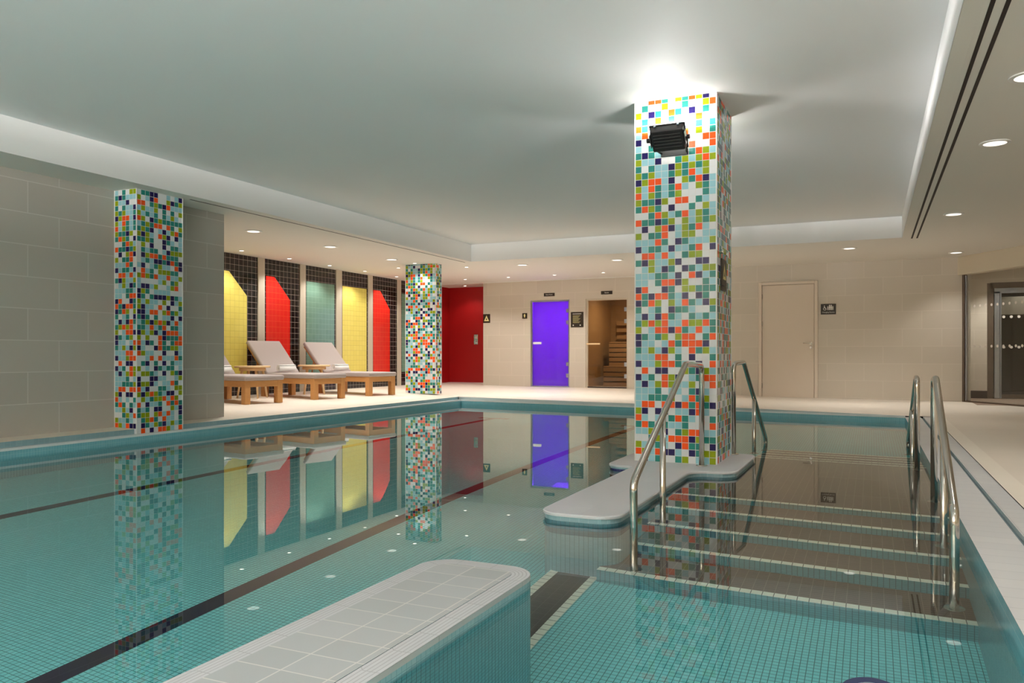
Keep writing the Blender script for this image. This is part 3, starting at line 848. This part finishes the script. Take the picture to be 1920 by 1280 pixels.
# ------------------------------------------------------------------ steam room and sauna
def box_room(name, label, mat, x0, x1, y0, y1, z0, z1):
    q = MB()
    q.poly([(x0, y0, z0), (x0, y1, z0), (x0, y1, z1), (x0, y0, z1)]); q.poly([(x1, y1, z0), (x1, y0, z0), (x1, y0, z1), (x1, y1, z1)])
    q.poly([(x0, y1, z0), (x1, y1, z0), (x1, y1, z1), (x0, y1, z1)]); q.poly([(x0, y0, z1), (x0, y1, z1), (x1, y1, z1), (x1, y0, z1)])
    q.poly([(x0, y0, z0), (x1, y0, z0), (x1, y1, z0), (x0, y1, z0)])
    return tag(q.build(name, mat), label, 'wall', kind='structure')
box_room('wall_steam_room', 'pale steam room interior behind the violet glass door', M['steam_wall'], -7.7, -5.72, 16.151, 17.9, .06, 2.2)
box_room('wall_sauna_interior', 'wooden sauna interior behind the tinted glass door', M['sauna_wood'], -5.69, -3.5, 16.152, 18.2, .06, 2.15)

def hinged_glass(name, label, x0, x1, z0, z1, glass, hand_h, hand_mat, n):
    y = 16.085
    t = thing(name, label, 'door', ((x0 + x1) / 2, y, z0)); t['kind'] = 'structure'
    w, h = x1 - x0, z1 - z0
    for sx in (-1, 1): bevel_box('frame', (.035, .075, h), (sx * (w / 2 - .0175), 0, h / 2), M['pilaster'] if n else M['alu'], t, .002, 1)
    bevel_box('frame', (w - .07, .075, .035), (0, 0, h - .0175), M['pilaster'] if n else M['alu'], t, .002, 1)
    bevel_box('threshold', (w - .07, .08, .045), (0, 0, .0225), M['alu'] if not n else M['skirting'], t, .002, 1)
    bevel_box('glass_pane', (w - .085, .010, h - .09), (0, -.005, h / 2 + .004), glass, t, 0, 1)
    for hz in (.27, .52, h - .49, h - .24):
        bevel_box('hinge', (.075, .022, .085), (w / 2 - .055, -.018, hz), M['alu'], t, .003, 1)
    if n: bevel_box('handle', (.30, .03, .035), (-w / 2 + .17, -.05, hand_h - z0), hand_mat, t, .006, 2)
    else: 
        bevel_box('handle', (.20, .028, .05), (-w / 2 + .155, -.045, hand_h - z0), hand_mat, t, .006, 2)
    return t
hinged_glass('door_1', 'violet lit frosted glass steam room door', STX0, STX1, .065, ZO, M['steam_glass'], 1.045, M['nosing_white'], 0)
hinged_glass('door_2', 'bronze tinted glass sauna door', SAX0, SAX1, .065, ZO, M['bronze_glass'], 1.02, M['teak_pale'], 1)

# sauna benches and slatted backs
bt = thing('sauna_bench', 'tiered slatted wooden bench inside the sauna', 'bench', (-4.55, 17.4, .06))
for y, zb, n, d in ((-.38, .02, 4, .42), (.04, .46, 5, .60)):
    for j in range(n): bevel_box('front_slat', (1.9, .02, .085), (0, y, zb + .05 + j * .108), M['sauna_wood'], bt, .004, 1)
    bevel_box('gap_shade', (1.9, .012, n * .108), (0, y + .03, zb + n * .054), M['skirting'], bt, 0, 1)  # dark board added behind the slats, stands in for shade in the gaps
    for j in range(4): bevel_box('seat_slat', (1.9, d / 4 - .015, .03), (0, y + (j + .5) * d / 4, zb + n * .108 + .01), M['sauna_wood'], bt, .004, 1)
for j in range(3): bevel_box('back_slat', (1.9, .025, .09), (0, .66, 1.15 + j * .16), M['sauna_wood'], bt, .004, 1)
o = thing('sauna_ceiling_light', 'small lit ceiling lamp inside the sauna', 'ceiling light', (-4.85, 16.9, 2.15))
disc_solid('lens', .07, .012, (0, 0, -.008), M['lens'], o, 24)
ring_solid('trim', .09, .07, .012, (0, 0, -.006), M['trim_white'], o)

# ------------------------------------------------------------------ signs
def text_mesh(name, body, size, mat, parent, loc, rot=(PI / 2, 0, 0), fit=None):
    cu = bpy.data.curves.new(name, 'FONT'); cu.body = body; cu.size = size; cu.align_x = 'CENTER'; cu.align_y = 'CENTER'; cu.extrude = .0006
    tmp = bpy.data.objects.new('tmp_text', cu); LINK(tmp)
    me = bpy.data.meshes.new_from_object(tmp.evaluated_get(bpy.context.evaluated_depsgraph_get()))
    bpy.data.objects.remove(tmp)
    me.name = name
    xs = [v.co.x for v in me.vertices]
    if fit and xs:
        k = fit / (max(xs) - min(xs))
        for v in me.vertices: v.co.x *= k; v.co.y *= k
    me.materials.clear(); me.materials.append(mat)
    o = put(name, me, parent, loc); o.rotation_euler = rot
    return o
def sign(label, x0, x1, z0, z1, y, name='wall_sign'):
    t = thing(name, label, 'sign', ((x0 + x1) / 2, y, (z0 + z1) / 2))
    bevel_box('plate', (x1 - x0, .012, z1 - z0), (0, -.006, 0), M['sign'], t, .002, 1)
    return t
s = sign('narrow dark name sign above the violet steam room door', -6.54, -6.29, 2.068, 2.138, 16.03); text_mesh('lettering', 'Steam Room', .05, M['sign_white'], s, (0, -.0135, 0), fit=.16)
s = sign('narrow dark name sign above the sauna door', -5.23, -4.98, 2.068, 2.140, 16.03); text_mesh('lettering', 'Sauna', .045, M['sign_white'], s, (0, -.0135, 0), fit=.09)
s = sign('dark square warning sign with pale triangle at the red wall corner', -8.028, -7.855, 1.513, 1.71, 16.03, 'warning_sign')
tri_plate(s, .175, .20, -.0135, lambda u_, v_, d: (u_, d, v_))
s = sign('small dark square sign with pale figure left of the violet door', -7.058, -6.942, 1.59, 1.712, 16.03)
q = MB(); q.poly([(-.010, -.0135, -.035), (.010, -.0135, -.035), (.022, -.0135, .02), (0, -.0135, .045), (-.022, -.0135, .02)]); q.build('figure_symbol', M['sign_gold'], s)
s = sign('dark instruction board with text lines between violet and sauna doors', -5.912, -5.626, 1.382, 1.71, 16.03, 'notice_board')
q = MB(); q.box(-.10, .10, -.0136, -.012, .118, .128); q.build('title_line', M['sign_white'], s)
for j in range(8):
    q = MB(); wl = .085 - .02 * ((j * 37) % 3) / 2
    q.box(-.095, -.095 + wl * 2, -.0134, -.012, .085 - j * .022, .090 - j * .022); q.build('text_line', M['sign_gold'], s)
for sx in (-.085, .075): disc_solid('badge', .014, .003, (sx, -.0135, -.122), M['sign_white'], s, 20, axis=(0, 1, 0))
s = sign('dark changing rooms sign with wheelchair and people symbols by cream door', -.825, -.574, 1.503, 1.689, 15.10)
text_mesh('lettering', 'Changing Rooms', .03, M['sign_white'], s, (0, -.0135, -.055), fit=.205)
q = MB()
def seg(a, b_, w=.010):
    a, b_ = Vector(a), Vector(b_); d = (b_ - a).normalized(); n_ = Vector((-d.y, d.x)) * w / 2
    q.poly([(p.x, -.0135, p.y) for p in (a - n_, b_ - n_, b_ + n_, a + n_)])
def dot(cx, cy, r, n=14): q.poly([(cx + r * math.cos(2 * PI * i / n), -.0135, cy + r * math.sin(2 * PI * i / n)) for i in range(n)])
dot(-.066, .058, .008); seg((-.067, .050), (-.064, .020)); seg((-.064, .022), (-.044, .020)); seg((-.045, .022), (-.036, -.006)); seg((-.065, .036), (-.048, .034), .007)
for i in range(14):
    a0, a1 = math.radians(100 + i * 16), math.radians(116 + i * 16)
    seg((-.058 + .024 * math.cos(a0), .008 + .024 * math.sin(a0)), (-.058 + .024 * math.cos(a1), .008 + .024 * math.sin(a1)), .008)
q.build('wheelchair_symbol', M['sign_white'], s)
q = MB()
for cx, hh in ((-.008, .75), (.020, 1.0), (.048, 1.0), (.074, .75)):
    dot(cx, -.016 + .083 * hh, .010 * hh); seg((cx, -.016 + .070 * hh), (cx, .018 * hh), .022 * hh)
    seg((cx - .006 * hh, .02 * hh), (cx - .006 * hh, -.016), .009 * hh); seg((cx + .006 * hh, .02 * hh), (cx + .006 * hh, -.016), .009 * hh)
q.build('people_symbol', M['sign_white'], s)

# ------------------------------------------------------------------ cream door
t = thing('door_3', 'cream changing room door in a cream frame', 'door', ((DX0 + DX1) / 2, 15.10, 0.0)); t['kind'] = 'structure'
w = DX1 - DX0
for sx in (-1, 1): bevel_box('frame', (.055, .07, 2.11), (sx * (w / 2 - .0275), -.002, 1.055), M['door_paint'], t, .004, 1)
bevel_box('frame', (w - .11, .07, .05), (0, -.002, 2.085), M['door_paint'], t, .004, 1)
leaf = bevel_box('leaf', (w - .122, .04, 2.045), (0, .015, 1.032), M['door_paint'], t, .002, 1)
h = bevel_box('rose', (.045, .01, .045), (w / 2 - .115, -.010, .993), M['steel'], t, .002, 1)
tube('lever_handle', [(w / 2 - .115, -.012, .993), (w / 2 - .115, -.055, .993), (w / 2 - .245, -.055, .993)], .009, M['steel'], t, 12, .02)
disc_solid('keyhole_cover', .022, .008, (w / 2 - .115, -.009, .915), M['steel'], t, 20, axis=(0, 1, 0))
for hz in (.22, 1.35, 1.85): disc_solid('hinge', .008, .09, (-w / 2 + .06, -.012, hz), M['steel'], t, 10)

# ------------------------------------------------------------------ glazed entrance at right
G0 = Vector((1.405, 15.10, 0)); GD = Vector((.54, -.842, 0)).normalized(); GN = Vector((GD.y, -GD.x, 0))   # GN points to the pool side (-x,-y)
ga = math.atan2(GD.y, GD.x)
def gthing(name, label, cat, kind='structure'):
    t = thing(name, label, cat, tuple(G0), None, ga); t['kind'] = kind; return t
# local frame: x along the screen toward the camera, y: + = behind (vestibule side is +y after rotation)
t = gthing('wall_bulkhead', 'cream bulkhead above the glazed entrance at right', 'wall')
LEN = 3.9
bevel_box('panel', (LEN, .16, ZC - 2.115), (LEN / 2 - .09, .0, (ZC + 2.115) / 2), M['beige_paint'], t, .003, 1)
t = gthing('window_1', 'glass entrance screen with a dotted band at far right', 'window')
bevel_box('post', (.045, .06, 2.115), (.012, 0, 1.0575), M['bronze'], t, .003, 1)
bevel_box('edge_strip', (.02, .03, 2.10), (.052, 0, 1.05), M['alu'], t, .002, 1)
bevel_box('glass_pane', (LEN - .2, .012, 2.08), (.06 + (LEN - .2) / 2, 0, 1.055), M['glass'], t, 0, 1)
bevel_box('sill', (LEN - .1, .05, .025), (LEN / 2, 0, .0125), M['bronze'], t, .002, 1)
for j in range(28):
    for zz_ in (1.58, .92): disc_solid('manifestation_dot', .022, .002, (.25 + j * .125, -.008, zz_), M['dot'], t, 16, axis=(0, 1, 0))
# vestibule behind
q = MB(); q.box(1.50, 1.88, 16.35, 16.5, .0, ZC); q.box(1.88, 4.2, 16.36, 16.5, 2.07, ZC); q.box(1.41, 1.50, 15.1, 16.5, 0, ZC)
tag(q.build('wall_vestibule', M['wall_beige'], merge=False), 'beige vestibule wall behind the glass screen', 'wall', kind='structure')
q = MB(); q.box(1.49, 1.88, 16.335, 16.35, 0, .14)
tag(q.build('baseboard_vestibule', M['skirting']), 'dark skirting at the foot of the vestibule wall', 'baseboard', kind='structure')
q = MB(); q.box(1.7, 4.2, 18.2, 18.4, 0, ZC); q.box(4.2, 4.4, 14.0, 18.4, 0, ZC)
tag(q.build('wall_corridor', M['dark_room'], merge=False), 'dark corridor wall beyond the glass door', 'wall', kind='structure')
q = MB(); q.box(1.5, 4.3, 14.2, 18.3, -.02, .004)
tag(q.build('floor_vestibule', M['vest_floor']), 'taupe vestibule floor beyond the glass screen', 'floor', kind='structure')
q = MB(); q.box(3.7, 4.4, 13.5, 18.5, ZC, ZC + .1)
q.box(2.06, 3.7, 17.29, 18.5, ZC, ZC + .1)
tag(q.build('ceiling_vestibule', M['soffit']), 'vestibule ceiling', 'ceiling', kind='structure')
t = thing('door_4', 'silver framed glass inner door behind the glass screen', 'door', (1.88, 16.40, 0)); t['kind'] = 'structure'
bevel_box('bronze_post', (.10, .10, 2.06), (.05, 0, 1.03), M['bronze'], t, .003, 1)
bevel_box('door_stile', (.085, .06, 1.90), (.155, 0, .96), M['alu'], t, .003, 1)
bevel_box('frame_edge', (.022, .07, 1.90), (.212, 0, .96), M['alu'], t, .003, 1)
bevel_box('head_rail', (1.4, .06, .10), (.81, 0, 1.93), M['alu'], t, .003, 1)
bevel_box('bronze_head', (1.5, .10, .10), (.80, 0, 2.02), M['bronze'], t, .003, 1)
bevel_box('glass_pane', (1.2, .012, 1.86), (.82, 0, 1.0), M['glass'], t, 0, 1)
bevel_box('bottom_rail', (1.2, .05, .07), (.82, 0, .045), M['bronze'], t, .003, 1)
for j in range(10):
    for zz_ in (1.46, .92): disc_solid('manifestation_dot', .024, .002, (.26 + j * .115, -.009, zz_), M['dot'], t, 16, axis=(0, 1, 0))
q = bevel_box('corridor_beam', (2.2, .3, .34), (0, 0, 0), M['pilaster'], None, .004, 1); q.location = (2.95, 17.7, 1.72)
tag(q, 'pale beam crossing the dark corridor behind the glass door', 'beam', kind='structure')

# ------------------------------------------------------------------ ceiling fittings
def downlight(label, x, y, r, group, lens, name='downlight'):
    t = thing(name, label, 'ceiling light', (x, y, ZC), group)
    ring_solid('trim_ring', r * 1.28, r * .95, .010, (0, 0, -.004), M['trim_white'], t)
    disc_solid('lens', r, .006, (0, 0, -.005), lens, t, 28)
    return t
big = [(-7.45, 8.08, 'recessed downlight above the hidden lounger beside the grey wall'), (-7.45, 9.71, 'recessed downlight above the middle lounger foot'),
       (-7.48, 11.43, 'recessed downlight nearest the free standing column'), (-5.77, 13.1, 'recessed downlight before the violet door'),
       (-3.99, 13.1, 'recessed downlight before the sauna door beside the tall column'), (-.31, 13.16, 'recessed downlight before the cream door'),
       (.87, 10.49, 'recessed downlight by the far end of the ceiling slots'), (1.23, 14.41, 'recessed downlight over the far wall by the bulkhead'),
       (.87, 7.11, 'large recessed downlight, second from the top right corner'), (.85, 5.50, 'large recessed downlight cut by the right picture edge')]
d0 = None
BIGL = []
for x, y, lb in big:
    if d0 is None: d0 = downlight(lb, x, y, .085, 'large recessed downlights', M['lens'])
    else: copy_tree(d0, (x, y, ZC), lb)
    BIGL.append((x, y))
small = [(-8.98, 9.48, 'tiny ceiling spot above the slanted yellow panel'), (-8.98, 10.59, 'tiny ceiling spot above the first red panel'), (-9.0, 11.71, 'tiny ceiling spot above the square green panel'),
         (-8.97, 12.77, 'tiny ceiling spot above the far yellow panel'), (-9.0, 13.94, 'tiny ceiling spot above the far red panel'),
         (-7.40, 12.05, 'tiny ceiling spot grazing the front of the free column'), (-8.07, 12.56, 'tiny ceiling spot just left of the free column'), (-6.85, 12.98, 'tiny ceiling spot just right of the free column'),
         (-7.97, 15.04, 'tiny ceiling spot before the red wall corner'), (-6.93, 15.01, 'tiny ceiling spot left of the violet door'), (-5.89, 15.0, 'tiny ceiling spot between violet and sauna doors'),
         (-4.84, 14.97, 'tiny ceiling spot before the sauna door'), (-8.72, 16.45, 'tiny ceiling spot directly over the red wall')]
s0 = None; SML = []
for x, y, lb in small:
    if s0 is None: s0 = downlight(lb, x, y, .034, 'tiny ceiling spots', M['spot_lens'], 'ceiling_spot')
    else: copy_tree(s0, (x, y, ZC), lb)
    SML.append((x, y))
for x, y, lb in ((2.1, 15.4, 'small spot in the ceiling just behind the glass screen'), (2.35, 16.0, 'small spot in the vestibule ceiling before the inner door'), (2.7, 17.0, 'small spot in the corridor ceiling beyond the inner door')):
    copy_tree(s0, (x, y, ZC), lb)

t = thing('slot_diffuser', 'long twin slot air diffuser in the right ceiling', 'air vent', (.55, 5.0, ZC))
for x in (-.036, .030):
    q = MB(); q.box(x - .011, x + .011, -7.5, 7.43, -.003, 0); q.build('slot', M['dark_slot'], t)
q = MB(); q.box(-.075, .070, -7.5, 7.45, -.0015, 0); q.build('frame', M['soffit'], t)
t = thing('slot_diffuser', 'thin single slot air diffuser along the left ceiling edge', 'air vent', (-6.545, 9.25, ZC))
q = MB(); q.box(-.010, .010, -3.09, 3.09, -.003, 0); q.build('slot', M['dark_slot'], t)
q = MB(); q.box(-.035, .035, -3.1, 3.1, -.0015, 0); q.build('frame', M['soffit'], t)

# ------------------------------------------------------------------ lights
def spot(name, loc, power, color, size_deg, blend, rad, target=None):
    l = bpy.data.lights.new(name, 'SPOT'); l.energy = power; l.color = color
    l.spot_size = math.radians(size_deg); l.spot_blend = blend; l.shadow_soft_size = rad; l.cycles.use_multiple_importance_sampling = False
    o = bpy.data.objects.new(name, l); LINK(o); o.location = loc
    d = (Vector(target) - Vector(loc)) if target else Vector((0, 0, -1))
    o.rotation_euler = d.to_track_quat('-Z', 'Y').to_euler()
    return o
WARM = (1.0, .945, .885); NEUT = (1.0, .96, .90); COOL = (1.0, .965, .955)
P_BIG, P_SML, P_FLOOD = 25, 11.5, 1.5
for k, (x, y) in enumerate(BIGL):
    spot('downlight_lamp', (x, y, ZC - .02), P_BIG * (1.6 if x < .5 else .5), WARM, 110, .7, .07)
for k, (x, y) in enumerate(SML):
    spot('spot_lamp', (x, y, ZC - .02), P_SML * (.35 if y > 16 or abs(x + 7.4) < .05 else 1), WARM, 125, .6, .03)
# unseen lamps added in line with the row, to brighten the near end
for y in (3.9, 2.2, .4, -1.4): spot('downlight_lamp', (.87, y, ZC - .02), P_BIG * .45, WARM, 115, .7, .07)
# floods: light the raised ceiling
def area(name, loc, power, color, sx, sy, target):
    l = bpy.data.lights.new(name, 'AREA'); l.energy = power; l.color = color; l.shape = 'RECTANGLE'; l.size = sx; l.size_y = sy
    o = bpy.data.objects.new(name, l); LINK(o); o.location = loc
    o.rotation_euler = (Vector(target) - Vector(loc)).to_track_quat('-Z', 'Y').to_euler()
    return o
def flood_lamp(loc, power, color, p=1.45):
    """batwing flood: shines upward only, stronger toward the sides so the ceiling is lit evenly"""
    l = bpy.data.lights.new('flood_light', 'POINT'); l.energy = power; l.color = color; l.shadow_soft_size = .06
    l.cycles.use_multiple_importance_sampling = False
    l.use_nodes = True; nt = l.node_tree; em = nt.nodes['Emission']
    tc = nt.nodes.new('ShaderNodeTexCoord'); sx = nt.nodes.new('ShaderNodeSeparateXYZ')
    nt.links.new(tc.outputs['Normal'], sx.inputs[0])
    mx = nt.nodes.new('ShaderNodeMath'); mx.operation = 'MAXIMUM'; mx.inputs[1].default_value = .06
    pw = nt.nodes.new('ShaderNodeMath'); pw.operation = 'POWER'; pw.inputs[1].default_value = -p
    gt = nt.nodes.new('ShaderNodeMath'); gt.operation = 'MULTIPLY'; gt.use_clamp = True; gt.inputs[1].default_value = 16.0
    ml = nt.nodes.new('ShaderNodeMath'); ml.operation = 'MULTIPLY'
    nt.links.new(sx.outputs['Z'], mx.inputs[0]); nt.links.new(mx.outputs[0], pw.inputs[0]); nt.links.new(sx.outputs['Z'], gt.inputs[0])
    nt.links.new(pw.outputs[0], ml.inputs[0]); nt.links.new(gt.outputs[0], ml.inputs[1]); 
    # reflector throws most light to the front and back, less to the sides
    y2 = nt.nodes.new('ShaderNodeMath'); y2.operation = 'MULTIPLY'; nt.links.new(sx.outputs['Y'], y2.inputs[0]); nt.links.new(sx.outputs['Y'], y2.inputs[1])
    sd = nt.nodes.new('ShaderNodeMath'); sd.operation = 'MULTIPLY_ADD'; sd.inputs[1].default_value = .8; sd.inputs[2].default_value = .22
    nt.links.new(y2.outputs[0], sd.inputs[0])
    m2 = nt.nodes.new('ShaderNodeMath'); m2.operation = 'MULTIPLY'; nt.links.new(ml.outputs[0], m2.inputs[0]); nt.links.new(sd.outputs[0], m2.inputs[1])
    nt.links.new(m2.outputs[0], em.inputs['Strength'])
    o = bpy.data.objects.new('flood_light', l); LINK(o); o.location = loc
    return o
flood_lamp((-1.358, 5.70, 2.485), P_FLOOD, COOL)
flood_lamp((-1.358, 6.84, 2.485), P_FLOOD, COOL)
# fill floods added behind the viewpoint
flood_lamp((-1.358, -1.2, 2.475), P_FLOOD * 38, COOL, .4)
flood_lamp((-1.358, -2.4, 2.475), P_FLOOD * 38, COOL, .4)
# unseen fill lamps added before the near wall, bouncing light off the ceiling
for x in (-5.4, -3.4, -1.4, .0): flood_lamp((x, -3.7, 1.75), 132, (1.0, .965, .945), .0)
# steam room and sauna
area('steam_room_light', (-6.4, 17.2, 2.15), 9, (.2, .002, 1.0), .9, .9, (-6.4, 17.0, 0))
area('sauna_light', (-4.9, 16.9, 2.12), 9, (1.0, .84, .64), .2, .2, (-4.9, 17.0, 0))
spot('spot_lamp', (2.3, 15.6, ZC - .02), 24, WARM, 120, .5, .03)
spot('spot_lamp', (2.9, 17.2, ZC - .02), 5, WARM, 120, .5, .03)

w = bpy.data.worlds.new('World'); sc.world = w; w.use_nodes = True
w.node_tree.nodes['Background'].inputs[0].default_value = (.95, .98, 1, 1)
w.node_tree.nodes['Background'].inputs[1].default_value = 0.0

# ------------------------------------------------------------------ camera
cam = bpy.data.cameras.new('camera'); co = bpy.data.objects.new('camera', cam); LINK(co)
cam.sensor_width = 36; cam.lens = 1478 / 1920 * 36; cam.shift_y = (666.5 - 640) / 1920
cam.clip_start = .05; cam.clip_end = 100
co.location = (0, 0, .77); co.rotation_euler = (PI / 2, 0, math.radians(24.52))
sc.camera = co
sc.view_settings.view_transform = 'Standard'; sc.view_settings.look = 'None'; sc.view_settings.gamma = 1; sc.view_settings.use_curve_mapping = False
sc.view_settings.exposure = 1.88
cy = sc.cycles
cy.max_bounces = 14; cy.diffuse_bounces = 6; cy.glossy_bounces = 5; cy.transmission_bounces = 8; cy.transparent_max_bounces = 12
cy.caustics_reflective = False; cy.caustics_refractive = True; cy.blur_glossy = .5
cy.sample_clamp_indirect = 4.0
cy.use_denoising = True
